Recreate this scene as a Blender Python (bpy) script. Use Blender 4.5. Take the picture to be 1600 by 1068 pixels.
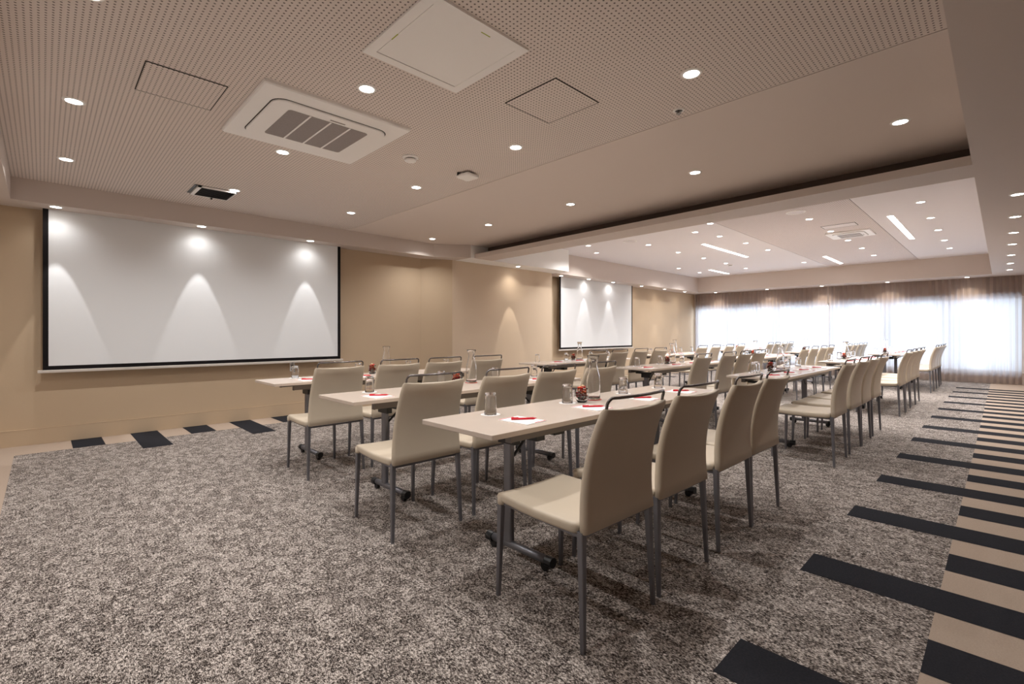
import bpy, bmesh, math, random
from mathutils import Vector, Matrix
random.seed(7)
SC = bpy.context.scene
COL = SC.collection
for o in list(bpy.data.objects): bpy.data.objects.remove(o)

# ---------------------------------------------------------------- camera
F = 750.0; CAMH = 1.2; TH = math.atan2(767, 750)
cd = bpy.data.cameras.new('camera'); cam = bpy.data.objects.new('camera', cd); COL.objects.link(cam)
cd.sensor_fit = 'HORIZONTAL'; cd.sensor_width = 36.0; cd.lens = F / 1600 * 36.0
cd.shift_y = -14.0 / 1600; cd.clip_start = 0.05; cd.clip_end = 200
cam.location = (0, 0, CAMH); cam.rotation_euler = (math.pi / 2, 0, TH - math.pi / 2)
SC.camera = cam

# ---------------------------------------------------------------- light levels
EXPOSURE = 0.70
E_CEIL, E_FAR, E_SOFFIT, E_BEAM, E_SPILL = 35.0, 60.0, 20.0, 29.0, 3.2
E_DAY = 195.0
WARM = (1.0, 0.91, 0.80); NEUTRAL = (1.0, 0.98, 0.965); DAY = (0.74, 0.87, 1.0)
SC.view_settings.view_transform = 'Standard'; SC.view_settings.look = 'None'
SC.view_settings.gamma = 1.0; SC.view_settings.exposure = EXPOSURE
SC.view_settings.use_curve_mapping = False
w = bpy.data.worlds.new('sky'); SC.world = w; w.use_nodes = True
w.node_tree.nodes['Background'].inputs[0].default_value = (0.80, 0.90, 1.0, 1)
w.node_tree.nodes['Background'].inputs[1].default_value = 1.2
SC.cycles.max_bounces = 16; SC.cycles.diffuse_bounces = 5; SC.cycles.glossy_bounces = 4
SC.cycles.transmission_bounces = 16; SC.cycles.transparent_max_bounces = 12
SC.cycles.caustics_reflective = False; SC.cycles.caustics_refractive = False
SC.cycles.sample_clamp_indirect = 4.0; SC.cycles.use_denoising = True

# daylight coming in through the window wall
ld = bpy.data.lights.new('daylight', 'AREA'); ld.shape = 'RECTANGLE'; ld.size = 7.9; ld.size_y = 1.9
ld.energy = E_DAY; ld.color = DAY
lo = bpy.data.objects.new('daylight', ld); COL.objects.link(lo)
lo.location = (16.62, 3.6, 1.2)
lo.rotation_euler = Vector((-1, 0, 0)).to_track_quat('-Z', 'Y').to_euler()

# ---------------------------------------------------------------- materials
def srgb(r, g, b):
    f = lambda c: (c / 255 / 12.92) if c / 255 <= 0.04045 else ((c / 255 + 0.055) / 1.055) ** 2.4
    return (f(r), f(g), f(b), 1)

def mat(name, col, rough=0.5, metal=0.0, spec=0.5, emit=None, es=0.0, bump=None, coat=0.0, noise=None):
    m = bpy.data.materials.new(name); m.use_nodes = True
    nt = m.node_tree; b = nt.nodes['Principled BSDF']
    b.inputs['Base Color'].default_value = col; b.inputs['Roughness'].default_value = rough
    b.inputs['Metallic'].default_value = metal; b.inputs['Specular IOR Level'].default_value = spec
    b.inputs['Coat Weight'].default_value = coat
    if emit: b.inputs['Emission Color'].default_value = emit; b.inputs['Emission Strength'].default_value = es
    if bump or noise:
        tc = nt.nodes.new('ShaderNodeTexCoord')
        n = nt.nodes.new('ShaderNodeTexNoise'); nt.links.new(tc.outputs['Object'], n.inputs['Vector'])
    if bump:
        n.inputs['Scale'].default_value = bump[0]; n.inputs['Detail'].default_value = 4
        bp = nt.nodes.new('ShaderNodeBump'); bp.inputs['Strength'].default_value = bump[1]; bp.inputs['Distance'].default_value = bump[2]
        nt.links.new(n.outputs['Fac'], bp.inputs['Height']); nt.links.new(bp.outputs['Normal'], b.inputs['Normal'])
    if noise:
        n2 = nt.nodes.new('ShaderNodeTexNoise'); n2.inputs['Scale'].default_value = noise[0]; n2.inputs['Detail'].default_value = 5
        nt.links.new(tc.outputs['Object'], n2.inputs['Vector'])
        mx = nt.nodes.new('ShaderNodeMix'); mx.data_type = 'RGBA'
        k = noise[1]
        mx.inputs[6].default_value = (col[0] * (1 - k), col[1] * (1 - k), col[2] * (1 - k), 1)
        mx.inputs[7].default_value = (min(1, col[0] * (1 + k)), min(1, col[1] * (1 + k)), min(1, col[2] * (1 + k)), 1)
        nt.links.new(n2.outputs['Fac'], mx.inputs[0]); nt.links.new(mx.outputs[2], b.inputs['Base Color'])
    return m

M = {}
M['leather'] = mat('cream_leather', srgb(200, 186, 166), 0.45, spec=0.4, bump=(260, 0.12, 0.002), noise=(6, 0.04))
M['chrome'] = mat('brushed_metal', srgb(120, 116, 116), 0.22, 0.9)
M['leg'] = mat('grey_metal', srgb(128, 128, 134), 0.38, 0.75)
M['laminate'] = mat('taupe_laminate', srgb(208, 193, 180), 0.24, spec=0.5, noise=(9, 0.03))
M['edge'] = mat('laminate_edge', srgb(176, 160, 144), 0.45)
M['rail'] = mat('grey_rail', srgb(112, 106, 102), 0.45, 0.4)
M['black'] = mat('black_plastic', srgb(22, 22, 24), 0.4)
M['wall'] = mat('sand_wallpaper', srgb(197, 175, 148), 0.65, spec=0.25, bump=(55, 0.10, 0.004), noise=(2.0, 0.03))
M['ceil'] = mat('taupe_ceiling_paint', srgb(228, 216, 208), 0.75, spec=0.2)
M['ceilfar'] = mat('pale_ceiling_paint', srgb(238, 234, 237), 0.7, spec=0.2)
M['soffit'] = mat('soffit_paint', srgb(214, 202, 194), 0.6, spec=0.25)
M['brownwall'] = mat('brown_wall_panel', srgb(158, 138, 122), 0.6, noise=(3, .08))
M['dark'] = mat('cove_shade_paint', srgb(110, 96, 88), 0.8, spec=0.1)  # shadow of the beam recess put into a darker face colour
M['whitepaint'] = mat('white_paint', srgb(253, 252, 250), 0.6)
M['screen'] = mat('screen_fabric', srgb(234, 236, 238), 0.8, spec=0.15)
M['border'] = mat('screen_border', srgb(30, 27, 28), 0.8, spec=0.1)
M['white'] = mat('white_plastic', srgb(252, 250, 248), 0.4)
M['grille'] = mat('grille_grey', srgb(150, 142, 140), 0.6, noise=(90, 0.15))
M['gap'] = mat('shadow_gap', srgb(50, 44, 40), 0.8)
M['emit'] = mat('lamp_glass', (1, 1, 1, 1), 0.5, emit=(1, 0.95, 0.88, 1), es=14.0)
M['emitbar'] = mat('light_bar_diffuser', (1, 1, 1, 1), 0.5, emit=(1, 0.97, 0.95, 1), es=7.0)
M['paper'] = mat('white_paper', srgb(246, 244, 242), 0.7)
M['red'] = mat('red_plastic', srgb(214, 20, 44), 0.3)
M['redprint'] = mat('red_print', srgb(214, 40, 70), 0.7)
M['coaster'] = mat('red_coaster', srgb(176, 60, 50), 0.7)
M['tile_beige'] = mat('beige_carpet', srgb(176, 158, 142), 0.95, spec=0.05, noise=(140, 0.16), bump=(220, 0.5, 0.004))
M['tile_black'] = mat('charcoal_carpet', srgb(46, 46, 50), 0.95, spec=0.05, noise=(120, 0.35), bump=(220, 0.5, 0.004))
M['alu'] = mat('aluminium_bar', srgb(214, 206, 198), 0.4, 0.2)
M['yellow'] = mat('green_clip', srgb(170, 180, 40), 0.5)

def glass(name, tint=(1, 1, 1, 1)):
    m = bpy.data.materials.new(name); m.use_nodes = True; nt = m.node_tree
    nt.nodes.remove(nt.nodes['Principled BSDF']); g = nt.nodes.new('ShaderNodeBsdfGlass')
    g.inputs['IOR'].default_value = 1.45; g.inputs['Roughness'].default_value = 0.0; g.inputs['Color'].default_value = tint
    nt.links.new(g.outputs[0], nt.nodes['Material Output'].inputs[0]); return m
M['glass'] = glass('clear_glass')

def pane():
    m = bpy.data.materials.new('window_glass'); m.use_nodes = True; nt = m.node_tree
    nt.nodes.remove(nt.nodes['Principled BSDF'])
    t = nt.nodes.new('ShaderNodeBsdfTransparent'); g = nt.nodes.new('ShaderNodeBsdfGlossy'); g.inputs['Roughness'].default_value = 0.02
    fr = nt.nodes.new('ShaderNodeFresnel'); fr.inputs['IOR'].default_value = 1.3
    mx = nt.nodes.new('ShaderNodeMixShader')
    nt.links.new(fr.outputs[0], mx.inputs[0]); nt.links.new(t.outputs[0], mx.inputs[1]); nt.links.new(g.outputs[0], mx.inputs[2])
    nt.links.new(mx.outputs[0], nt.nodes['Material Output'].inputs[0]); return m
M['pane'] = pane()

def sheer():
    m = bpy.data.materials.new('sheer_curtain'); m.use_nodes = True; nt = m.node_tree
    nt.nodes.remove(nt.nodes['Principled BSDF'])
    d = nt.nodes.new('ShaderNodeBsdfDiffuse'); d.inputs[0].default_value = srgb(196, 172, 154)
    tl = nt.nodes.new('ShaderNodeBsdfTranslucent'); tl.inputs[0].default_value = srgb(194, 196, 204)
    tp = nt.nodes.new('ShaderNodeBsdfTransparent')
    a = nt.nodes.new('ShaderNodeMixShader'); a.inputs[0].default_value = 0.55
    b = nt.nodes.new('ShaderNodeMixShader'); lw = nt.nodes.new('ShaderNodeLayerWeight'); lw.inputs[0].default_value = 0.35
    iv = nt.nodes.new('ShaderNodeMath'); iv.operation = 'MULTIPLY_ADD'; iv.inputs[1].default_value = -0.22; iv.inputs[2].default_value = 0.16; iv.use_clamp = True
    nt.links.new(lw.outputs['Facing'], iv.inputs[0]); nt.links.new(iv.outputs[0], b.inputs[0])
    nt.links.new(d.outputs[0], a.inputs[1]); nt.links.new(tl.outputs[0], a.inputs[2])
    nt.links.new(a.outputs[0], b.inputs[1]); nt.links.new(tp.outputs[0], b.inputs[2])
    nt.links.new(b.outputs[0], nt.nodes['Material Output'].inputs[0]); return m
M['sheer'] = sheer()

def perforated(name, col, holecol, pitch, r):
    m = mat(name, col, 0.75, spec=0.2); nt = m.node_tree; b = nt.nodes['Principled BSDF']
    tc = nt.nodes.new('ShaderNodeTexCoord'); sp = nt.nodes.new('ShaderNodeSeparateXYZ')
    nt.links.new(tc.outputs['Object'], sp.inputs[0])
    def mth(op, a, bb=None):
        n = nt.nodes.new('ShaderNodeMath'); n.operation = op
        for i, v in enumerate((a, bb)):
            if v is None: continue
            if isinstance(v, (int, float)): n.inputs[i].default_value = v
            else: nt.links.new(v, n.inputs[i])
        return n.outputs[0]
    def cell(s):
        return mth('SUBTRACT', mth('FRACT', mth('DIVIDE', mth('ADD', s, 50.0), pitch)), 0.5)
    x = cell(sp.outputs[0]); y = cell(sp.outputs[1])
    d = mth('SQRT', mth('ADD', mth('MULTIPLY', x, x), mth('MULTIPLY', y, y)))
    k = mth('LESS_THAN', d, r / pitch)
    mx = nt.nodes.new('ShaderNodeMix'); mx.data_type = 'RGBA'
    mx.inputs[6].default_value = col; mx.inputs[7].default_value = holecol
    nt.links.new(k, mx.inputs[0]); nt.links.new(mx.outputs[2], b.inputs['Base Color']); return m
M['perf'] = perforated('perforated_ceiling', srgb(230, 219, 212), srgb(126, 116, 110), 0.026, 0.0052)
M['perffar'] = perforated('perforated_ceiling_pale', srgb(230, 222, 222), srgb(150, 140, 138), 0.026, 0.005)

def carpet():
    m = mat('mottled_carpet', srgb(130, 120, 112), 0.95, spec=0.05); nt = m.node_tree; b = nt.nodes['Principled BSDF']
    tc = nt.nodes.new('ShaderNodeTexCoord')
    def nz(sc, s, det=2, dist=0.0):
        mp = nt.nodes.new('ShaderNodeMapping'); mp.inputs['Scale'].default_value = s
        nt.links.new(tc.outputs['Object'], mp.inputs[0])
        n = nt.nodes.new('ShaderNodeTexNoise'); n.inputs['Scale'].default_value = sc; n.inputs['Detail'].default_value = det
        n.inputs['Roughness'].default_value = 0.6; n.inputs['Distortion'].default_value = dist
        nt.links.new(mp.outputs[0], n.inputs['Vector']); return n.outputs['Fac']
    def mth(op, a, bb):
        n = nt.nodes.new('ShaderNodeMath'); n.operation = op
        for i, v in enumerate((a, bb)):
            if isinstance(v, (int, float)): n.inputs[i].default_value = v
            else: nt.links.new(v, n.inputs[i])
        return n.outputs[0]
    fine = nz(130, (2.2, 0.85, 1), 1)          # loop rows running across the room
    blot = nz(62, (1.7, 0.9, 1), 2)          # rectangular light and dark patches
    vor = nt.nodes.new('ShaderNodeTexVoronoi'); vor.distance = 'CHEBYCHEV'; vor.feature = 'F1'; vor.inputs['Scale'].default_value = 26
    mp = nt.nodes.new('ShaderNodeMapping'); mp.inputs['Scale'].default_value = (1.3, 0.8, 1)
    nt.links.new(tc.outputs['Object'], mp.inputs[0]); nt.links.new(mp.outputs[0], vor.inputs['Vector'])
    sepc = nt.nodes.new('ShaderNodeSeparateColor'); nt.links.new(vor.outputs['Color'], sepc.inputs[0])
    v = mth('ADD', mth('ADD', mth('MULTIPLY', fine, 1.6), mth('MULTIPLY', blot, 1.45)), mth('MULTIPLY', sepc.outputs[0], 0.24))
    v = mth('SUBTRACT', v, 1.18)
    cr = nt.nodes.new('ShaderNodeValToRGB'); e = cr.color_ramp.elements
    e[0].position = 0.20; e[0].color = srgb(44, 38, 36)
    e[1].position = 0.86; e[1].color = srgb(222, 212, 204)
    e2 = cr.color_ramp.elements.new(0.50); e2.color = srgb(135, 125, 118)
    nt.links.new(v, cr.inputs[0]); nt.links.new(cr.outputs[0], b.inputs['Base Color'])
    bp = nt.nodes.new('ShaderNodeBump'); bp.inputs['Strength'].default_value = 0.6; bp.inputs['Distance'].default_value = 0.004
    nt.links.new(fine, bp.inputs['Height']); nt.links.new(bp.outputs[0], b.inputs['Normal']); return m
M['carpet'] = carpet()

# ---------------------------------------------------------------- helpers
def link(name, me, m=None, parent=None, loc=(0, 0, 0)):
    if m is not None:
        for mm in (m if isinstance(m, (list, tuple)) else [m]): me.materials.append(mm)
    o = bpy.data.objects.new(name, me); COL.objects.link(o); o.location = loc
    if parent is not None: o.parent = parent
    return o
def done(name, bm, m, parent=None, loc=(0, 0, 0), smooth=False, bev=0.0, seg=2):
    bmesh.ops.recalc_face_normals(bm, faces=bm.faces)
    if bev > 0:
        ed = [e for e in bm.edges if len(e.link_faces) == 2 and e.calc_face_angle(0) > 0.6]
        bmesh.ops.bevel(bm, geom=ed, offset=bev, segments=seg, affect='EDGES', profile=0.6)
    if smooth:
        for f in bm.faces: f.smooth = True
    me = bpy.data.meshes.new(name); bm.to_mesh(me); bm.free()
    return link(name, me, m, parent, loc)
def box(bm, x0, x1, y0, y1, z0, z1, mi=0):
    v = [bm.verts.new(p) for p in ((x0, y0, z0), (x1, y0, z0), (x1, y1, z0), (x0, y1, z0), (x0, y0, z1), (x1, y0, z1), (x1, y1, z1), (x0, y1, z1))]
    for q in ((0, 3, 2, 1), (4, 5, 6, 7), (0, 1, 5, 4), (1, 2, 6, 5), (2, 3, 7, 6), (3, 0, 4, 7)):
        f = bm.faces.new([v[i] for i in q]); f.material_index = mi
def prism(bm, pts, z0, z1, mi=0):
    a = [bm.verts.new((x, y, z0)) for x, y in pts]; b = [bm.verts.new((x, y, z1)) for x, y in pts]
    n = len(pts)
    bm.faces.new(a[::-1]).material_index = mi; bm.faces.new(b).material_index = mi
    for i in range(n): bm.faces.new((a[i], a[(i + 1) % n], b[(i + 1) % n], b[i])).material_index = mi
def loft(bm, rings, cap=True, closed=False):
    R = [[bm.verts.new(p) for p in r] for r in rings]; n = len(R[0])
    for a, b in zip(R, R[1:]):
        for i in range(n): bm.faces.new((a[i], a[(i + 1) % n], b[(i + 1) % n], b[i]))
    if cap: bm.faces.new(R[0][::-1]); bm.faces.new(R[-1])
    return R
def lathe(bm, prof, n=24, cx=0, cy=0, cap=True):
    rings = [[(cx + r * math.cos(2 * math.pi * i / n), cy + r * math.sin(2 * math.pi * i / n), z) for i in range(n)] for r, z in prof]
    loft(bm, rings, cap)
def tube(bm, pts, r, n=8, r1=None, cap=True):
    pts = [Vector(p) for p in pts]; rings = []
    for i, p in enumerate(pts):
        t = (pts[min(i + 1, len(pts) - 1)] - pts[max(i - 1, 0)]).normalized()
        up = Vector((0, 0, 1)) if abs(t.z) < 0.9 else Vector((0, 1, 0))
        s = t.cross(up).normalized(); u = s.cross(t)
        rr = r if r1 is None else r + (r1 - r) * i / (len(pts) - 1)
        rings.append([tuple(p + (s * math.cos(2 * math.pi * k / n) + u * math.sin(2 * math.pi * k / n)) * rr) for k in range(n)])
    loft(bm, rings, cap)
def rrect(w, h, r, k=4):
    out = []
    for cx, cy, a0 in ((w / 2 - r, h / 2 - r, 0), (-w / 2 + r, h / 2 - r, 90), (-w / 2 + r, -h / 2 + r, 180), (w / 2 - r, -h / 2 + r, 270)):
        for i in range(k + 1):
            a = math.radians(a0 + 90 * i / k); out.append((cx + r * math.cos(a), cy + r * math.sin(a)))
    return out
def tag(o, label, cat, group=None, kind=None):
    o['label'] = label; o['category'] = cat
    if group: o['group'] = group
    if kind: o['kind'] = kind
    return o
def empty(name, loc=(0, 0, 0), rz=0.0):
    o = bpy.data.objects.new(name, None); COL.objects.link(o); o.location = loc; o.rotation_euler.z = rz
    o.empty_display_size = 0.05; return o
def kids(o): return [c for c in bpy.data.objects if c.parent == o]
def tree(o): return (o, [tree(c) for c in kids(o)])
def copy_tree(t, parent=None):
    c = t[0].copy(); COL.objects.link(c)
    if parent is not None: c.parent = parent
    for ch in t[1]: copy_tree(ch, c)
    return c
def struct(o): o['kind'] = 'structure'; return o

# ================================================================ THE SETTING
ZS, ZC, ZF = 2.534, 2.76, 3.0          # soffit, near ceiling, far ceiling
XB = 16.2                              # window wall
YR = -1.3; XN = -1.4
# floor: mottled field, plain beige borders, charcoal strips (all tiles of one carpet)
bm = bmesh.new()
def quad(x0, x1, y0, y1, z, mi):
    v = [bm.verts.new(p) for p in ((x0, y0, z), (x1, y0, z), (x1, y1, z), (x0, y1, z))]
    bm.faces.new(v).material_index = mi
T = 0.522; YI = 0.205; YO = 0.72; YBORD = 6.76; XBORD = -0.20
quad(XBORD, XB, YI, YBORD, 0, 0)
quad(XN, XB, YR, YI, 0, 1); quad(XN, XBORD, YI, 7.9, 0, 1); quad(XBORD, XB, YBORD, 7.9, 0, 1)
k = 0
while 1.70 + T * k < XB - 0.1:
    x = 1.70 + T * (k - 3)
    k += 1
    if x < -1.2: continue
    y1 = YO if (k - 4) % 2 == 0 else YI
    quad(x, x + T / 2, YR, y1, 0.0012, 2)
for k in range(0, 28):
    x = 0.225 + T * k
    y0 = YBORD if k % 2 == 0 else YBORD - T
    quad(x, x + T / 2, y0, 7.5, 0.0012, 2)
struct(done('floor', bm, [M['carpet'], M['tile_beige'], M['tile_black']]))
# slab under the carpet
bm = bmesh.new(); box(bm, XN - .2, XB + .6, YR - .2, 8.0, -0.2, -0.004); struct(done('floor', bm, M['tile_beige']))

def wallpoly(name, pts, z0, z1, m):
    bm = bmesh.new(); prism(bm, pts, z0, z1); return struct(done(name, bm, m))
YW = 7.30
wallpoly('wall_left', [(XN, YW), (4.84, YW), (5.36, 7.05), (8.14, 7.05), (8.14, 7.5), (XB + .4, 7.5), (XB + .4, 7.95), (XN, 7.95)], 0, 3.2, M['wall'])
M['wallpale_lit'] = mat('pale_lit_sand_wallpaper', srgb(216, 196, 172), 0.65, spec=0.25, bump=(55, 0.10, 0.004), noise=(2.0, 0.02))  # paler paper, partly the panel's brighter lighting put into the colour
wallpoly('wall_left', [(5.365, 7.047), (8.14, 7.047), (8.14, 7.2), (5.365, 7.2)], 0.0, 2.6, M['wallpale_lit'])
wallpoly('wall_right', [(XN, YR), (XN, YR - .2), (XB + .4, YR - .2), (XB + .4, YR)], 0, 3.2, M['brownwall'])
wallpoly('wall_front', [(XN - .2, YR - .2), (XN, YR - .2), (XN, 7.95), (XN - .2, 7.95)], 0, 3.2, M['whitepaint'])
# window wall: sill, header, piers
bm = bmesh.new()
box(bm, XB, XB + .3, -0.36, 7.55, 0, 0.26)
box(bm, XB, XB + .3, -0.36, 7.55, 2.06, 3.2)
box(bm, XB, XB + .3, YR, -0.36, 0, 3.2)
struct(done('wall_back', bm, M['soffit']))
bm = bmesh.new()
for y in (-0.36, 0.9, 2.2, 3.48, 4.8, 6.1, 7.42): box(bm, XB + .10, XB + .18, y, y + .06, 0.26, 2.06)
box(bm, XB + .10, XB + .18, -0.30, 7.48, 0.26, 0.31); box(bm, XB + .10, XB + .18, -0.30, 7.48, 2.01, 2.06)
wf = struct(done('window_1', bm, M['white']))
bm = bmesh.new(); box(bm, XB + .135, XB + .141, -0.3, 7.45, 0.31, 2.01); done('pane', bm, M['pane'], wf)
# baseboards
bm = bmesh.new(); prism(bm, [(XN, YW), (4.84, YW), (4.84, YW - .018), (XN, YW - .018)], 0, 0.165)
box(bm, XN, 4.83, YW - .020, YW, 0.165, 0.172)
prism(bm, [(4.84, YW), (5.36, 7.05), (5.36, 7.032), (4.84, YW - .018)], 0, 0.17)
prism(bm, [(5.36, 7.05), (8.14, 7.05), (8.14, 7.032), (5.36, 7.032)], 0, 0.17)
box(bm, 8.14, XB, 7.482, 7.5, 0, 0.17)
struct(done('baseboard_left', bm, M['wall']))
bm = bmesh.new(); box(bm, XN, XB, YR, YR + .018, 0, 0.17); struct(done('baseboard_right', bm, M['soffit']))

# ceilings
bm = bmesh.new(); box(bm, -0.4, 3.31, 0.1, 7.3, ZC, ZC + .06); struct(done('ceiling', bm, M['perf']))
bm = bmesh.new(); box(bm, 3.318, 6.2, 0.1, 7.3, ZC, ZC + .06)
struct(done('ceiling', bm, M['ceil']))
bm = bmesh.new(); box(bm, 3.30, 3.33, 0.1, 7.3, ZC + .006, ZC + .05); struct(done('trim_1', bm, M['gap']))
bm = bmesh.new()
box(bm, 5.4, XB, 3.29, 7.6, ZF, ZF + .1); box(bm, 5.4, XB, 0.1, 1.44, ZF, ZF + .1); struct(done('ceiling', bm, M['ceilfar']))
bm = bmesh.new(); box(bm, 5.4, XB, 1.448, 3.282, ZF, ZF + .1); struct(done('ceiling', bm, M['perffar']))
bm = bmesh.new(); box(bm, 5.4, XB, 1.43, 1.46, ZF + .006, ZF + .09); box(bm, 5.4, XB, 3.27, 3.30, ZF + .006, ZF + .09); struct(done('trim_2', bm, M['gap']))
bm = bmesh.new(); box(bm, XN - .2, XB + .5, YR - .2, 8, 3.15, 3.3); struct(done('ceiling', bm, M['ceilfar']))
# bulkheads
def bulk(n, pts, m, z0=ZS, z1=3.18):
    bm = bmesh.new(); prism(bm, pts, z0, z1); return struct(done('trim_%d' % n, bm, m))
bulk(3, [(-0.23, 6.90), (4.90, 6.97), (5.43, 6.60), (5.43, 7.6), (-0.23, 7.6)], M['soffit'])
bulk(4, [(5.43, 6.60), (8.17, 6.59), (8.17, 7.6), (5.43, 7.6)], M['whitepaint'])
bulk(5, [(8.17, 6.98), (15.35, 6.98), (15.35, 7.6), (8.17, 7.6)], M['soffit'])
bulk(6, [(15.35, 0.17), (XB + .02, 0.17), (XB + .02, 7.6), (15.35, 7.6)], M['soffit'])
bulk(7, [(XN, YR), (XB + .02, YR), (XB + .02, 0.17), (XN, 0.17)], M['soffit'])
bulk(8, [(XN, 0.17), (-0.23, 0.17), (-0.23, 7.6), (XN, 7.6)], M['soffit'])
# cross beam: thin ledge with a dark recess above it
XA0, XA1 = 5.265, 5.52
bulk(9, [(XA0, 0.17), (XA0 + .44, 0.17), (XA1 + .42, 6.60), (XA1, 6.60)], M['soffit'], ZS, 2.608)
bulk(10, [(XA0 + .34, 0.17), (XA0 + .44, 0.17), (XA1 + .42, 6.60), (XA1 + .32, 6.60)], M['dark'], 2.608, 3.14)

# ================================================================ CURTAINS
def curtain(y0, y1, label):
    bm = bmesh.new(); n = int((y1 - y0) / 0.0125); prev = None
    ph = random.random() * 6
    zs = (0.015, 0.5, 1.2, 1.9, 2.4, 2.53)
    for i in range(n + 1):
        y = y0 + (y1 - y0) * i / n
        a = 2 * math.pi * y / 0.115 + 1.3 * math.sin(y * 3.1 + ph) + .8 * math.sin(y * 7.7)
        amp = 0.026 + 0.014 * math.sin(y * 9.3 + ph) * math.sin(y * 3.7)
        col = []
        for j, z in enumerate(zs):
            kk = 1.0 if j < 4 else 0.75
            col.append(bm.verts.new((XB - 0.10 + amp * kk * math.sin(a + 0.15 * math.sin(z * 2)), y + 0.008 * math.sin(a * 2), z)))
        if prev:
            for j in range(len(zs) - 1): bm.faces.new((prev[j], col[j], col[j + 1], prev[j + 1]))
        prev = col
    o = done('sheer_curtain', bm, M['sheer'], smooth=True)
    return tag(o, label, 'curtain', 'sheer curtains across the window wall')
curtain(3.53, 7.42, 'left sheer beige pleated curtain, floor to ceiling, over the bright far window')
curtain(-0.31, 3.49, 'right sheer beige pleated curtain, reaching the striped carpet by the far window')

# ================================================================ SCREENS
def screen(x0, x1, y, zb, label):
    r = empty('projection_screen', (x0, y, zb)); W = x1 - x0; Ht = ZS - zb
    b = .045
    bm = bmesh.new(); box(bm, b, W - b, -.002, .004, b + .01, Ht); done('screen_surface', bm, M['screen'], r)
    bm = bmesh.new(); box(bm, 0, b, -.003, .005, .01, Ht); box(bm, W - b, W, -.003, .005, .01, Ht); box(bm, b, W - b, -.003, .005, .01, b + .01)
    done('border', bm, M['border'], r)
    bm = bmesh.new(); box(bm, -.04, W + .04, -.014, .016, -.02, .012); done('bottom_bar', bm, M['alu'], r, bev=.006)
    return tag(r, label, 'projection screen')
screen(0.0, 3.30, 7.18, 0.79, 'large white projection screen with black edges, nearest, on the tan left wall')
screen(8.74, 11.93, 7.33, 0.80, 'far projection screen with black edges, on the left wall towards the curtains')

# wall socket under near screen
r = empty('wall_socket', (2.62, YW, 0.0))
bm = bmesh.new(); box(bm, -.035, .035, -.012, 0, .64, .80); done('cover_plate', bm, M['white'], r, bev=.003)
for z in (.668, .72, .772):
    bm = bmesh.new(); lathe(bm, [(.018, 0), (.018, .004)], 16); bmesh.ops.rotate(bm, verts=bm.verts, cent=(0, 0, 0), matrix=Matrix.Rotation(math.radians(90), 3, 'X'))
    bmesh.ops.translate(bm, verts=bm.verts, vec=(0, -.012, z)); done('outlet', bm, M['black'], r)
tag(r, 'white wall socket plate with round black outlets below the near screen', 'socket')

# ================================================================ CEILING FITTINGS
def downlight_proto(name):
    r = empty(name)
    bm = bmesh.new(); n = 20
    rings = [[(rr * math.cos(2 * math.pi * i / n), rr * math.sin(2 * math.pi * i / n), z) for i in range(n)] for rr, z in ((.044, -.001), (.046, -.006), (.058, -.005), (.062, 0.0))]
    loft(bm, rings, cap=False); done('trim_ring', bm, M['white'], r, smooth=True)
    bm = bmesh.new(); lathe(bm, [(.045, -.0015), (.045, -.0035)], n); done('lamp_face', bm, M['emit'], r)
    return r
dl = downlight_proto('ceiling_downlight'); DLT = tree(dl); first = [True]
def spot(parent, energy, angle, blend, color, radius=.03, z=-.02, rot=(0, 0, 0)):
    l = bpy.data.lights.new('bulb', 'SPOT'); l.energy = energy; l.spot_size = math.radians(angle); l.spot_blend = blend
    l.color = color; l.shadow_soft_size = radius
    o = bpy.data.objects.new('bulb', l); COL.objects.link(o); o.location = (0, 0, z); o.rotation_euler = rot; o.parent = parent
def downlight(x, y, z, label, group, energy, angle=142, blend=1.0, color=NEUTRAL, extra=None, radius=.014):
    if first[0]: r = dl; first[0] = False
    else: r = copy_tree(DLT)
    r.location = (x, y, z); tag(r, label, 'ceiling light', group)
    spot(r, energy, angle, blend, color, radius)
    if extra: spot(r, *extra)
ORD = ['first', 'second', 'third', 'fourth', 'fifth', 'sixth', 'seventh', 'eighth']
near = {'leftmost': [(.15, 1.46), (.15, 2.93), (.15, 4.37), (.15, 5.88)],
        'second': [(1.66, 1.40), (1.48, 2.84), (1.48, 4.34), (1.50, 5.87)],
        'third': [(2.79, 1.31), (2.84, 2.86), (2.86, 4.39), (2.86, 5.91)],
        'rightmost': [(4.53, .53), (4.53, 2.09), (4.57, 3.66), (4.59, 5.18), (4.61, 6.60)]}
for rn, l in near.items():
    for i, (x, y) in enumerate(l):
        downlight(x, y, ZC, 'round downlight in the near ceiling, %s row, %s counted from the camera' % (rn, ORD[i]), 'downlights in the near ceiling', E_CEIL)
far = {'row by the left bulkhead': [(8.04, 5.97), (8.89, 6.38), (12.66, 6.31), (13.98, 6.31)],
       'second row from the left': [(8.84, 5.06), (10.13, 5.06), (11.36, 5.03), (12.61, 5.0), (13.98, 5.0)],
       'middle row': [(7.84, 3.36), (8.33, 3.84), (9.00, 3.68), (10.07, 3.6), (11.23, 3.56), (13.86, 3.54)],
       'row beside the ceiling cassette': [(8.66, 2.14), (9.97, 2.13), (11.17, 2.10), (12.43, 2.09), (13.76, 2.09)],
       'row by the right edge': [(8.63, .79), (9.92, .79), (11.18, .79), (12.51, .79), (13.76, .79)]}
for rn, l in far.items():
    for i, (x, y) in enumerate(l):
        downlight(x, y, ZF, 'round downlight in the far ceiling, %s, %s from the beam' % (rn, ORD[i]), 'downlights in the far ceiling', E_FAR)
WASH = lambda e: (e, 35, .12, WARM, .012, -.02, (math.radians(0), 0, 0))
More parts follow.
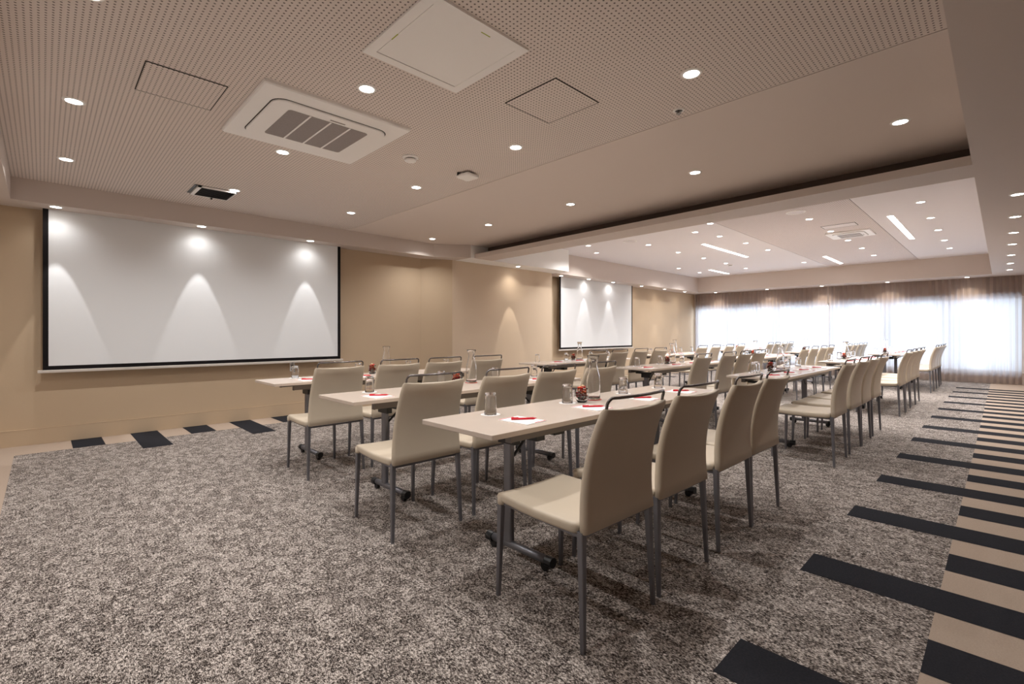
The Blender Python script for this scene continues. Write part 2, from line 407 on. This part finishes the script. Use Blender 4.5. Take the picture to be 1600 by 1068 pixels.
for i, x in enumerate((.10, 1.42, 2.77)):
    downlight(x, 7.00, ZS, 'wall washing downlight above the near screen, %s from the left' % ORD[i], 'downlights above the near screen', E_SPILL, 145, 1.0, NEUTRAL, (E_BEAM, 35, .12, NEUTRAL, .012))
downlight(-1.22 + .05, 7.00, ZS, 'downlight in the bulkhead at the far left edge, left of the near screen', 'downlights above the near screen', E_SPILL, 145, 1.0, NEUTRAL, (E_BEAM, 35, .12, WARM, .012))
downlight(6.82, 6.80, ZS, 'single warm downlight in front of the projecting wall panel', 'downlight by the projecting wall', E_SPILL * 2.2, 130, .9, WARM, (E_BEAM * 1.3, 35, .12, WARM, .012))
for i, x in enumerate((8.62, 9.68, 10.75, 12.17, 13.50, 14.82)):
    downlight(x, 7.18, ZS, 'wall washing downlight along the far left bulkhead, %s from the beam' % ORD[i], 'downlights along the far left bulkhead', E_SPILL, 145, 1.0, NEUTRAL if i < 3 else WARM, (E_BEAM, 35, .12, NEUTRAL if i < 3 else WARM, .012))
for i, y in enumerate((6.60, 5.03, 3.59, 2.11, .60)):
    downlight(15.80, y, ZS, 'downlight in front of the curtains, %s from the left' % ORD[i], 'downlights above the curtains', E_SOFFIT, 120, .8, WARM)
for i, x in enumerate((6.70, 7.97, 9.22, 10.41, 11.84, 13.24, 14.55)):
    downlight(x, -.10, ZS, 'downlight in the right soffit, %s from the camera' % ORD[i], 'downlights in the right soffit', E_SOFFIT, 130, .8)

def lightbar(x0, x1, y, label):
    r = empty('linear_ceiling_light', ((x0 + x1) / 2, y, ZF)); L = (x1 - x0) / 2
    bm = bmesh.new(); box(bm, -L - .01, L + .01, -.045, .045, -.006, .01); done('frame', bm, M['white'], r)
    bm = bmesh.new(); box(bm, -L, L, -.035, .035, -.010, -.005); done('diffuser', bm, M['emitbar'], r)
    tag(r, label, 'ceiling light', 'linear lights in the far ceiling')
lightbar(9.54, 11.9, 4.23, 'long linear ceiling light nearest the beam, left of the ceiling cassette')
lightbar(13.55, 14.85, 5.82, 'short linear ceiling light closest to the far left corner')
lightbar(13.1, 14.75, 2.92, 'linear ceiling light near the curtains, middle of the far ceiling')
lightbar(9.29, 11.85, 1.21, 'long linear ceiling light on the right side of the far ceiling')

# air conditioning cassettes
def cassette(x0, x1, y0, y1, z, label, dark=True):
    r = empty('air_conditioning_cassette', ((x0 + x1) / 2, (y0 + y1) / 2, z)); W, D = x1 - x0, y1 - y0
    bm = bmesh.new(); o = rrect(W, D, .02); loft(bm, [[(a, b, .0) for a, b in o], [(a, b, -.018) for a, b in o], [(a * .985, b * .985, -.026) for a, b in o]])
    done('outer_frame', bm, M['white'], r)
    i = rrect(W * .79, D * .72, .09, 6)
    bm = bmesh.new(); loft(bm, [[(a * 1.012, b * 1.012, -.0255) for a, b in i], [(a * 1.012, b * 1.012, -.0275) for a, b in i]]); done('shadow_slot', bm, M['gap'], r)
    bm = bmesh.new(); loft(bm, [[(a * .997, b * .997, -.027) for a, b in i], [(a * .997, b * .997, -.036) for a, b in i], [(a * .985, b * .985, -.040) for a, b in i]]); done('centre_panel', bm, M['white'], r)
    g = rrect(W * .56, D * .52, .025, 4)
    bm = bmesh.new(); loft(bm, [[(a, b, -.0395) for a, b in g], [(a, b, -.0415) for a, b in g]]); gr = done('intake_grille', bm, M['grille'], r)
    bm = bmesh.new()
    for k in (-1, 0, 1): box(bm, k * W * .14 - .006, k * W * .14 + .006, -D * .26, D * .26, -.044, -.041)
    done('divider', bm, M['white'], gr)
    bm = bmesh.new(); box(bm, -.02, .09, -D * .30, -D * .285, -.0412, -.0398); done('nameplate', bm, M['grille'], r)
    return tag(r, label, 'air conditioner')
cassette(.97, 2.01, 3.15, 4.16, ZC, 'large white ceiling air conditioning cassette with grey grille in the near ceiling')
cassette(10.13, 10.78, 1.60, 2.26, ZF, 'small bright air conditioning cassette in the far ceiling')

# white access panel
r = empty('access_panel', (1.585, 2.145, ZC)); W = .325
bm = bmesh.new()
for a in (0, 1, 2, 3):
    pts = [(-W, -W), (W, -W), (W - .055, -W + .055), (-W + .055, -W + .055)]
    ca, sa = [(1, 0), (0, 1), (-1, 0), (0, -1)][a]
    prism(bm, [(x * ca - y * sa, x * sa + y * ca) for x, y in pts], -.012, 0.004)
done('frame', bm, M['white'], r)
bm = bmesh.new(); box(bm, -W + .059, W - .055, -W + .055, W - .060, -.010, 0.003); done('hatch_door', bm, M['white'], r)
bm = bmesh.new(); box(bm, -W + .053, W - .053, -W + .053, W - .053, -.0035, 0.002); done('shadow_gap', bm, M['gap'], r)
for (x, y, dx, dy) in ((-W + .057, .08, .003, .03), (.06, -W + .0565, .03, .003)):
    bm = bmesh.new(); box(bm, x - dx, x + dx, y - dy, y + dy, -.0125, -.004); done('spring_clip', bm, M['yellow'], r)
tag(r, 'square white access panel with mitred frame at the top of the near ceiling', 'access panel')
# perforated hatches
def hatch(x0, x1, y0, y1, z, m, label, name='ceiling_hatch'):
    r = empty(name, (0, 0, z))
    bm = bmesh.new(); box(bm, x0 + .005, x1 - .005, y0 + .005, y1 - .005, -.0035, .0005); done('hatch_panel', bm, m, r)
    bm = bmesh.new(); g = .005
    for a in ((x0, x1, y0, y0 + g), (x0, x1, y1 - g, y1), (x0, x0 + g, y0 + g, y1 - g), (x1 - g, x1, y0 + g, y1 - g)): box(bm, *a, -.0045, .0005)
    done('shadow_gap', bm, M['gap'], r)
    tag(r, label, 'ceiling hatch')
hatch(.42, .84, 3.43, 3.88, ZC, M['perf'], 'perforated ceiling hatch left of the large air conditioning cassette')
hatch(2.24, 2.69, 1.91, 2.36, ZC, M['perf'], 'perforated ceiling hatch right of the white access panel')
hatch(9.42, 9.70, 1.68, 2.16, ZF, M['ceilfar'], 'pale ceiling hatch in front of the far air conditioning cassette')
# black vent
r = empty('ceiling_vent', (1.34, 6.12, ZC)); a = .20
bm = bmesh.new(); box(bm, -a, a, -a, a, -.004, .0); done('opening', bm, M['black'], r)
bm = bmesh.new(); box(bm, -a + .03, -a + .065, -a, a, -.022, -.004); box(bm, a - .012, a, -a, a, -.022, -.004); box(bm, -a + .03, a, -a, -a + .012, -.022, -.004); box(bm, -a + .03, a, a - .012, a, -.022, -.004); done('frame', bm, M['white'], r)
bm = bmesh.new()
for k in range(9): 
    y = -a + .03 + k * .043; box(bm, -a + .07, a - .012, y, y + .006, -.020, -.005)
done('louvres', bm, M['black'], r)
bm = bmesh.new(); box(bm, .03, .045, a - .012, a + .01, -.035, -.02); done('latch', bm, M['gap'], r)
tag(r, 'black square ceiling vent with white rim near the left bulkhead', 'vent')
# detectors
def detector(x, y, z, label, R=.07):
    r = empty('smoke_detector', (x, y, z))
    bm = bmesh.new(); lathe(bm, [(R, 0), (R, -.012), (R * .85, -.018)], 24); done('base', bm, M['white'], r, smooth=False)
    bm = bmesh.new(); lathe(bm, [(R * .62, -.018), (R * .62, -.027)], 24); done('sensor_gap', bm, M['gap'], r)
    bm = bmesh.new(); lathe(bm, [(R * .72, -.026), (R * .72, -.038), (R * .5, -.046)], 24); done('cap', bm, M['white'], r)
    tag(r, label, 'smoke detector')
detector(2.33, 3.67, ZC, 'white round smoke detector right of the large cassette')
detector(12.98, 5.03, ZF, 'small round detector in the far ceiling beside the second row of downlights')
r = empty('wireless_access_point', (2.97, 3.66, ZC), math.radians(8))
bm = bmesh.new(); lathe(bm, [(.05, 0), (.05, -.022)], 16); box(bm, -.085, -.06, .04, .06, -.03, 0); done('mount', bm, M['black'], r)
bm = bmesh.new(); o = rrect(.165, .165, .02); loft(bm, [[(a, b, -.022) for a, b in o], [(a, b, -.040) for a, b in o], [(a * .9, b * .9, -.048) for a, b in o]]); done('housing', bm, M['white'], r)
tag(r, 'white square ceiling device on a black mount near the seam of the near ceiling', 'ceiling device')
r = empty('sprinkler', (3.19, 1.59, ZC))
bm = bmesh.new(); n = 20; rr = [[(q * math.cos(2 * math.pi * i / n), q * math.sin(2 * math.pi * i / n), z) for i in range(n)] for q, z in ((.024, -.001), (.027, -.006), (.038, -.004), (.040, 0))]
loft(bm, rr, cap=False); done('escutcheon', bm, M['white'], r)
bm = bmesh.new(); lathe(bm, [(.025, 0), (.025, -.0015)], 16); done('recess', bm, M['black'], r)
bm = bmesh.new(); lathe(bm, [(.006, 0), (.006, -.02), (.016, -.021), (.016, -.024)], 12); done('nozzle', bm, M['chrome'], r)
tag(r, 'small round recessed sprinkler head beside the perforated ceiling seam', 'sprinkler')
def speaker(x, y, label):
    r = empty('ceiling_speaker', (x, y, ZF)); R = .13; n = 28
    bm = bmesh.new(); rr = [[(q * math.cos(2 * math.pi * i / n), q * math.sin(2 * math.pi * i / n), z) for i in range(n)] for q, z in ((R - .02, -.002), (R - .018, -.008), (R, -.007), (R + .004, 0))]
    loft(bm, rr, cap=False); done('rim', bm, M['white'], r)
    bm = bmesh.new(); lathe(bm, [(R - .018, 0), (R - .018, -.004)], n); done('speaker_grille', bm, M['ceilfar'], r)
    tag(r, label, 'ceiling speaker', 'ceiling speakers behind the beam')
speaker(8.03, 2.16, 'round white ceiling speaker behind the beam, right side')
speaker(8.25, 5.12, 'round pale ceiling speaker behind the beam, left side')

# ================================================================ CHAIR
def make_chair():
    r = empty('dining_chair')
    W = .485
    # back panel: lofted upward, curved in plan and leaning back
    bm = bmesh.new(); rings = []
    prof = [(.438, 0), (.442, 1)] + [(.447 + .458 * t / 10, 1) for t in range(1, 10)] + [(.905, 1), (.915, .6), (.918, 0)]
    def yc(z):
        t = max(0, (z - .43) / .475)
        return -.262 + .022 * math.sin(math.pi * t * .8) - .085 * t ** 2.0
    for z, f in prof:
        t = max(0, min(1, (z - .43) / .47))
        w = W - .055 * t - (.012 if f < 1 else 0) ; th = .040 - .006 * t if f == 1 else (.026 if f == .6 else .022)
        ring = []
        for x, y in rrect(w, th, th * .45, 4):
            ring.append((x, y, z))
        # subdivide the long sides so the plan curve shows
        full = []
        n = len(ring)
        for i in range(n):
            a, b = ring[i], ring[(i + 1) % n]; full.append(a)
            if abs(a[0] - b[0]) > .2:
                for k in range(1, 12): full.append((a[0] + (b[0] - a[0]) * k / 12, a[1], z))
        out = []
        for x, y, zz in full:
            bow = .026 * t * (1 - (2 * x / w) ** 2)
            sag = -.010 * t * (1 - (2 * x / w) ** 2) if z > .89 else 0
            out.append((x, yc(z) + y - bow, zz + sag))
        rings.append(out)
    loft(bm, rings); done('backrest', bm, M['leather'], r, smooth=True)
    # seat
    bm = bmesh.new(); rings = []
    for y, zt, th, w in ((-.235, .472, .040, .478), (-.2, .472, .044, .480), (-.1, .469, .044, .475), (0, .467, .044, .468), (.1, .469, .044, .460), (.2, .473, .044, .446), (.235, .474, .042, .438), (.256, .466, .030, .430), (.264, .456, .012, .420)):
        ring = []
        for x, z in rrect(w, th, min(.014, th * .42), 3):
            ring.append((x, y, zt - th / 2 + z))
        full = []
        n = len(ring)
        for i in range(n):
            a, b = ring[i], ring[(i + 1) % n]; full.append(a)
            if abs(a[0] - b[0]) > .2:
                for k in range(1, 6):
                    xx = a[0] + (b[0] - a[0]) * k / 6
                    full.append((xx, y, a[2] - (.006 * (1 - (2 * xx / w) ** 2) if a[2] > zt - th / 2 else 0)))
        rings.append(full)
    loft(bm, rings); done('seat', bm, M['leather'], r, smooth=True)
    # legs: tapered square section
    for sx in (-1, 1):
        for fy, name in ((1, 'leg'), (-1, 'leg')):
            bm = bmesh.new(); rings = []
            x1, x0 = (sx * .205, sx * .214) if fy > 0 else (sx * .230, sx * .243)
            y1 = .240 if fy > 0 else -.250; y0 = .250 if fy > 0 else -.268
            for z, k in ((0.0, 0), (.004, 0), (.446, 1)):
                s = .009 + .0055 * k; cx = x0 + (x1 - x0) * k; cy = y0 + (y1 - y0) * k
                rings.append([(cx + a, cy + b, z) for a, b in rrect(2 * s, 2 * s, s * .35, 2)])
            loft(bm, rings); done(name, bm, M['leg'], r)
            if fy > 0:   # fabric wrap at the front corner
                bm = bmesh.new(); lathe(bm, [(.019, .420), (.0205, .425), (.0205, .457)], 14, sx * .205, .236); done('corner_wrap', bm, M['leather'], r, smooth=True)
    bm = bmesh.new()
    box(bm, -.205, .205, .228, .240, .418, .430); box(bm, -.23, .23, -.25, -.238, .418, .430)
    for q in (-1, 1): prism(bm, [(q * .218, -.24), (q * .230, -.24), (q * .208, .235), (q * .196, .235)], .418, .430)
    done('seat_frame', bm, M['leg'], r)
    # metal grab rail above the back
    ya = yc(.89); p = []
    xs = .196; zt = .958
    for k in range(7):
        a = math.pi / 2 * k / 6; p.append((-xs + .022 - .022 * math.cos(a), ya - .012 - .010 * math.sin(a) - .004, zt - .022 + .022 * math.sin(a)))
    pts = [(-xs, ya - .004, .895), (-xs, ya - .012, .916)] + p
    mid = [(x, ya - .026 - .022 * (1 - (x / xs) ** 2), zt) for x in [-.15, -.1, -.05, 0, .05, .1, .15]]
    q = [(-a, b, c) for a, b, c in reversed(pts)]
    bm = bmesh.new(); tube(bm, pts + mid + q, .0062, 8); done('grab_rail', bm, M['chrome'], r, smooth=True)
    return r
chair = make_chair(); CT = tree(chair); used_chair = [False]
RN = {'A': 'aisle row', 'B': 'middle row', 'C': 'screen-side row'}
CN = ['nearest block', 'second block', 'third block', 'farthest block']
POS = ['first', 'second', 'third', 'fourth']
chairs = {('A', 0): (1.36, [1.455, 2.01, 2.65, 3.16]), ('A', 1): (1.325, [5.06, 5.72, 6.27, 6.90]), ('A', 2): (1.30, [8.80, 9.40, 10.0, 10.55]), ('A', 3): (1.27, [12.70, 13.30, 13.88, 14.45]),
          ('B', 0): (2.70, [1.43, 2.03, 2.56, 3.12]), ('B', 1): (2.79, [5.30, 6.06, 6.60, 7.17]), ('B', 2): (2.76, [9.32, 9.94, 10.58, 11.14]), ('B', 3): (2.79, [13.0, 13.6, 14.2, 14.75]),
          ('C', 0): (4.22, [1.54, 2.11, 2.62, 3.19]), ('C', 1): (4.31, [5.35, 5.88, 6.47, 7.08]), ('C', 2): (4.45, [9.00, 9.64, 10.35, 10.98]), ('C', 3): (4.50, [13.1, 13.65, 14.25, 14.8])}
for (rw, c), (y, xs) in chairs.items():
    for i, x in enumerate(xs):
        o = copy_tree(CT) if used_chair[0] else chair; used_chair[0] = True
        o.location = (x + .245, y, 0); o.rotation_euler.z = math.radians(random.uniform(-1.2, 1.2) if (rw, c) != ('A', 0) else [-1.8, -1.0, 0, -.6][i])
        tag(o, 'beige leather chair, %s from the camera end, %s, %s' % (POS[i], CN[c], RN[rw]), 'chair', 'beige leather chairs along the tables')

# ================================================================ TABLE
TZ = .75; TL, TD = 2.40, .55
def make_table():
    r = empty('conference_table')
    bm = bmesh.new(); o = rrect(TL, TD, .008, 2)
    loft(bm, [[(a * .9985, b * .9955, TZ - .024) for a, b in o], [(a, b, TZ - .021) for a, b in o], [(a, b, TZ - .002) for a, b in o], [(a * .9988, b * .9965, TZ) for a, b in o]])
    done('tabletop', bm, M['laminate'], r)
    for y in (-.17, .17):
        bm = bmesh.new(); box(bm, -TL / 2 + .20, TL / 2 - .20, y - .018, y + .018, TZ - .078, TZ - .024); box(bm, -TL / 2 + .197, -TL / 2 + .203, y - .02, y + .02, TZ - .08, TZ - .024)
        done('rail', bm, M['rail'], r)
    for s in (-1, 1):
        x = s * .79
        bm = bmesh.new(); rings = [[(x + a, .045 + b, z) for a, b in rrect(.036, .062, .014, 3)] for z in (.07, TZ - .078)]; loft(bm, rings); done('leg', bm, M['leg'], r, smooth=False)
        bm = bmesh.new(); box(bm, x - .03, x + .03, -.19, .19, TZ - .10, TZ - .078); box(bm, x - .022, x + .022, -.02, .11, TZ - .15, TZ - .10); done('bracket', bm, M['black'], r)
        bm = bmesh.new(); tube(bm, [(x, -.235, .055), (x, .175, .055)], .021, 12); f = done('foot', bm, M['leg'], r, smooth=True)
        for ye in (-.25, .19):
            bm = bmesh.new()
            d = -1 if ye < 0 else 1
            tube(bm, [(x, ye - .022 * 1, .052), (x, ye + .022, .052)], .027, 12)
            tube(bm, [(x - .012, ye - d * .028, .024), (x + .012, ye - d * .028, .024)], .024, 14)
            done('castor', bm, M['black'], f, smooth=False)
        bm = bmesh.new(); tube(bm, [(x - s * .02, .03, TZ - .22), (x - s * .20, .03, TZ - .06)], .008, 8); done('brace', bm, M['black'], r)
    for q in (-.51, .51):
        bm = bmesh.new(); box(bm, q - .04, q + .04, -.08, .02, TZ - .125, TZ - .078); box(bm, q - .02, q + .02, -.10, .16, TZ - .080, TZ - .070); done('folding_catch', bm, M['black'], r)
    for y in (-.17, .17):
        bm = bmesh.new(); box(bm, -TL / 2 + .10, -TL / 2 + .14, y - .012, y + .012, TZ - .034, TZ - .024); box(bm, TL / 2 - .14, TL / 2 - .10, y - .012, y + .012, TZ - .034, TZ - .024)
        done('stop_pad', bm, M['black'], r)
    return r
table = make_table(); TT = tree(table); ut = [False]
tables = {('A', 0): (2.61, 1.84), ('B', 0): (2.64, 3.22), ('C', 0): (2.66, 4.76), ('A', 1): (6.41, 1.79), ('B', 1): (6.60, 3.31), ('C', 1): (6.36, 4.86),
          ('A', 2): (9.95, 1.78), ('B', 2): (10.1, 3.33), ('C', 2): (10.0, 5.0), ('A', 3): (13.9, 1.76), ('B', 3): (13.85, 3.38), ('C', 3): (13.9, 5.05)}

# ---- things on the tables
def make_glass():
    # upturned tumbler
    bm = bmesh.new(); n = 24
    prof = [(.0335, 0), (.0345, .001), (.034, .03), (.031, .112), (.029, .120), (.010, .122), (.0005, .122), (.0005, .106), (.012, .107), (.0265, .111), (.0295, .100), (.0325, .03), (.0328, .001)]
    prof.append(prof[0])
    rings = [[(q * math.cos(2 * math.pi * i / n), q * math.sin(2 * math.pi * i / n), z) for i in range(n)] for q, z in prof]
    loft(bm, rings, cap=False); bmesh.ops.remove_doubles(bm, verts=bm.verts, dist=1e-6)
    return done('drinking_glass', bm, M['glass'], smooth=True)
def make_doily():
    bm = bmesh.new(); lathe(bm, [(.055, 0), (.055, .0012)], 28); return done('paper_coaster', bm, M['paper'])
def make_pad():
    r = empty('notepad')
    bm = bmesh.new(); box(bm, -.075, .075, -.10, .10, 0, .004); done('pages', bm, M['paper'], r)
    bm = bmesh.new(); box(bm, -.074, .035, .088, .096, .004, .0044); done('red_header', bm, M['redprint'], r)
    bm = bmesh.new(); box(bm, -.010, .074, -.097, -.090, .004, .0044); done('red_footer', bm, M['redprint'], r)
    return r
def make_pen():
    r = empty('ballpoint_pen')
    bm = bmesh.new(); tube(bm, [(-.066, 0, .0055), (.052, 0, .0055)], .0052, 10); done('barrel', bm, M['red'], r, smooth=True)
    bm = bmesh.new(); tube(bm, [(.052, 0, .0055), (.068, 0, .0055)], .0052, 10, .0012); done('tip', bm, M['red'], r, smooth=True)
    bm = bmesh.new(); box(bm, -.066, -.028, -.0016, .0016, .0105, .0135); done('clip', bm, M['red'], r)
    return r
def make_carafe():
    bm = bmesh.new(); n = 28
    out = [(.0005, 0), (.044, 0), (.0475, .006), (.048, .03), (.0478, .12), (.0445, .155), (.035, .19), (.0285, .22), (.0272, .238), (.032, .265), (.0415, .292), (.043, .295)]
    inn = [(.041, .293), (.030, .265), (.0252, .238), (.0265, .22), (.033, .19), (.0425, .155), (.0458, .12), (.046, .03), (.044, .012), (.0005, .008)]
    rings = [[(q * math.cos(2 * math.pi * i / n), q * math.sin(2 * math.pi * i / n), z) for i in range(n)] for q, z in out + inn]
    loft(bm, rings, cap=True); bmesh.ops.remove_doubles(bm, verts=bm.verts, dist=1e-6)
    return done('glass_carafe', bm, M['glass'], smooth=True)
def make_jar():
    bm = bmesh.new(); n = 24
    out = [(.0005, 0), (.026, 0), (.032, .004), (.042, .022), (.046, .045), (.042, .070), (.037, .083), (.040, .090)]
    inn = [(.0388, .0895), (.0358, .083), (.0408, .070), (.0448, .045), (.0408, .023), (.031, .006), (.0005, .005)]
    rings = [[(q * math.cos(2 * math.pi * i / n), q * math.sin(2 * math.pi * i / n), z) for i in range(n)] for q, z in out + inn]
    loft(bm, rings, cap=True)
    return done('glass_jar', bm, M['glass'], smooth=True)
for nm, c in (('red', (200, 34, 30)), ('orange', (226, 96, 40)), ('green', (60, 120, 62)), ('cream', (236, 200, 160))):
    M['c_' + nm] = mat('wrapped_sweet_' + nm, srgb(*c), 0.35)
def make_candies():
    bm = bmesh.new(); rnd = random.Random(3); pts = []
    tries = 0
    while len(pts) < 46 and tries < 9000:
        tries += 1
        z = rnd.uniform(.014, .105); R = .034 if .03 < z < .06 else (.025 if z < .09 else .017)
        a = rnd.uniform(0, 6.283); q = R * math.sqrt(rnd.random())
        p = Vector((q * math.cos(a), q * math.sin(a), z))
        if all((p - s).length > .0150 for s in pts): pts.append(p)
    for i, p in enumerate(pts):
        g = bmesh.ops.create_icosphere(bm, subdivisions=1, radius=.0102, matrix=Matrix.Translation(p) @ Matrix.Rotation(rnd.uniform(0, 3), 4, 'Z') @ Matrix.Diagonal((1.15, .9, .85, 1)))
        mi = rnd.choice((0, 0, 0, 1, 1, 1, 1, 3)) if p.z > .03 else rnd.choice((2, 1, 0))
        for v in g['verts']:
            for f in v.link_faces: f.material_index = mi
    return done('wrapped_sweets', bm, [M['c_red'], M['c_orange'], M['c_green'], M['c_cream']], smooth=True)
def make_redcoaster():
    bm = bmesh.new(); lathe(bm, [(.056, 0), (.056, .003)], 28); return done('round_coaster', bm, M['coaster'])
GL = tree(make_glass()); DO = tree(make_doily()); PA = tree(make_pad()); PE = tree(make_pen()); CA = tree(make_carafe()); JA = tree(make_jar()); CD = tree(make_candies()); CO = tree(make_redcoaster())
protos = {}
def put(t, key, x, y, z, rz, label, cat, group, kind=None):
    o = t[0] if key not in protos else copy_tree(t)
    protos[key] = 1
    o.location = (x, y, z); o.rotation_euler.z = rz; tag(o, label, cat, group, kind)
off = {('A', 0): dict(g=[(1.77, 1.98), (2.415, 1.96), (3.08, 1.97), (3.60, 1.97)], p=[1.76, 2.36, 2.93, 3.49], j=(2.515, 1.92), c=(2.665, 1.94)),
       ('A', 1): dict(g=[(5.72, 1.96), (5.87, 1.98), (6.88, 1.95), (7.28, 1.93)], p=[5.48, 5.98, 6.55, 7.12], j=(6.18, 1.93), c=(6.45, 1.90))}
for key, (tx, ty) in tables.items():
    rw, c = key
    o = copy_tree(TT) if ut[0] else table; ut[0] = True
    o.location = (tx, ty, 0)
    where = '%s, %s' % (CN[c], RN[rw])
    tag(o, 'long taupe folding table on grey T legs, %s' % where, 'table', 'conference tables in rows')
    if key in off: d = off[key]
    else:
        x0 = tx - 1.2; cs = chairs[key][1]
        d = dict(g=[(x0 + .34, ty + .17), (x0 + 1.02, ty + .18), (x0 + 1.66, ty + .17), (x0 + 2.2, ty + .18)], p=[min(max(q + .27, x0 + .1), x0 + 2.3) for q in cs], j=(x0 + 1.16, ty + .14), c=(x0 + 1.34, ty + .15))
    for i, (x, y) in enumerate(d['g']):
        jx, jy = (random.uniform(-.02, .02), random.uniform(-.02, .02)) if key not in off else (0, 0)
        put(DO, 'd', x + jx, y + jy, TZ, 0, 'white paper coaster under the %s upturned glass, %s' % (POS[i], where), 'coaster', 'paper coasters on the tables')
        put(GL, 'g', x + jx, y + jy, TZ + .0012, random.uniform(0, 3), 'upturned clear glass, %s from the camera end, %s' % (POS[i], where), 'glass', 'upturned glasses on the tables')
    for i, x in enumerate(d['p']):
        a = math.radians(random.uniform(-3, 3))
        put(PA, 'p', x, ty - .115, TZ, a, 'white notepad with red print, %s from the camera end, %s' % (POS[i], where), 'notepad', 'notepads on the tables')
        put(PE, 'e', x + .012, ty - .115, TZ + .0045, a + math.radians(-36), 'red ballpoint pen on the %s notepad, %s' % (POS[i], where), 'pen', 'red pens on the notepads')
    put(CO, 'o', d['c'][0], d['c'][1], TZ, 0, 'round red coaster under the carafe, %s' % where, 'coaster', 'red coasters under the carafes')
    put(CA, 'c', d['c'][0], d['c'][1], TZ + .003, 0, 'clear glass water carafe with flared neck, %s' % where, 'carafe', 'glass carafes on the tables')
    put(JA, 'j', d['j'][0], d['j'][1], TZ, 0, 'small round glass jar filled with sweets, %s' % where, 'jar', 'glass jars on the tables')
    put(CD, 's', d['j'][0], d['j'][1], TZ + .002, random.uniform(0, 6), 'red, orange and green sweets in the glass jar, %s' % where, 'sweets', 'sweets in the jars', 'stuff')
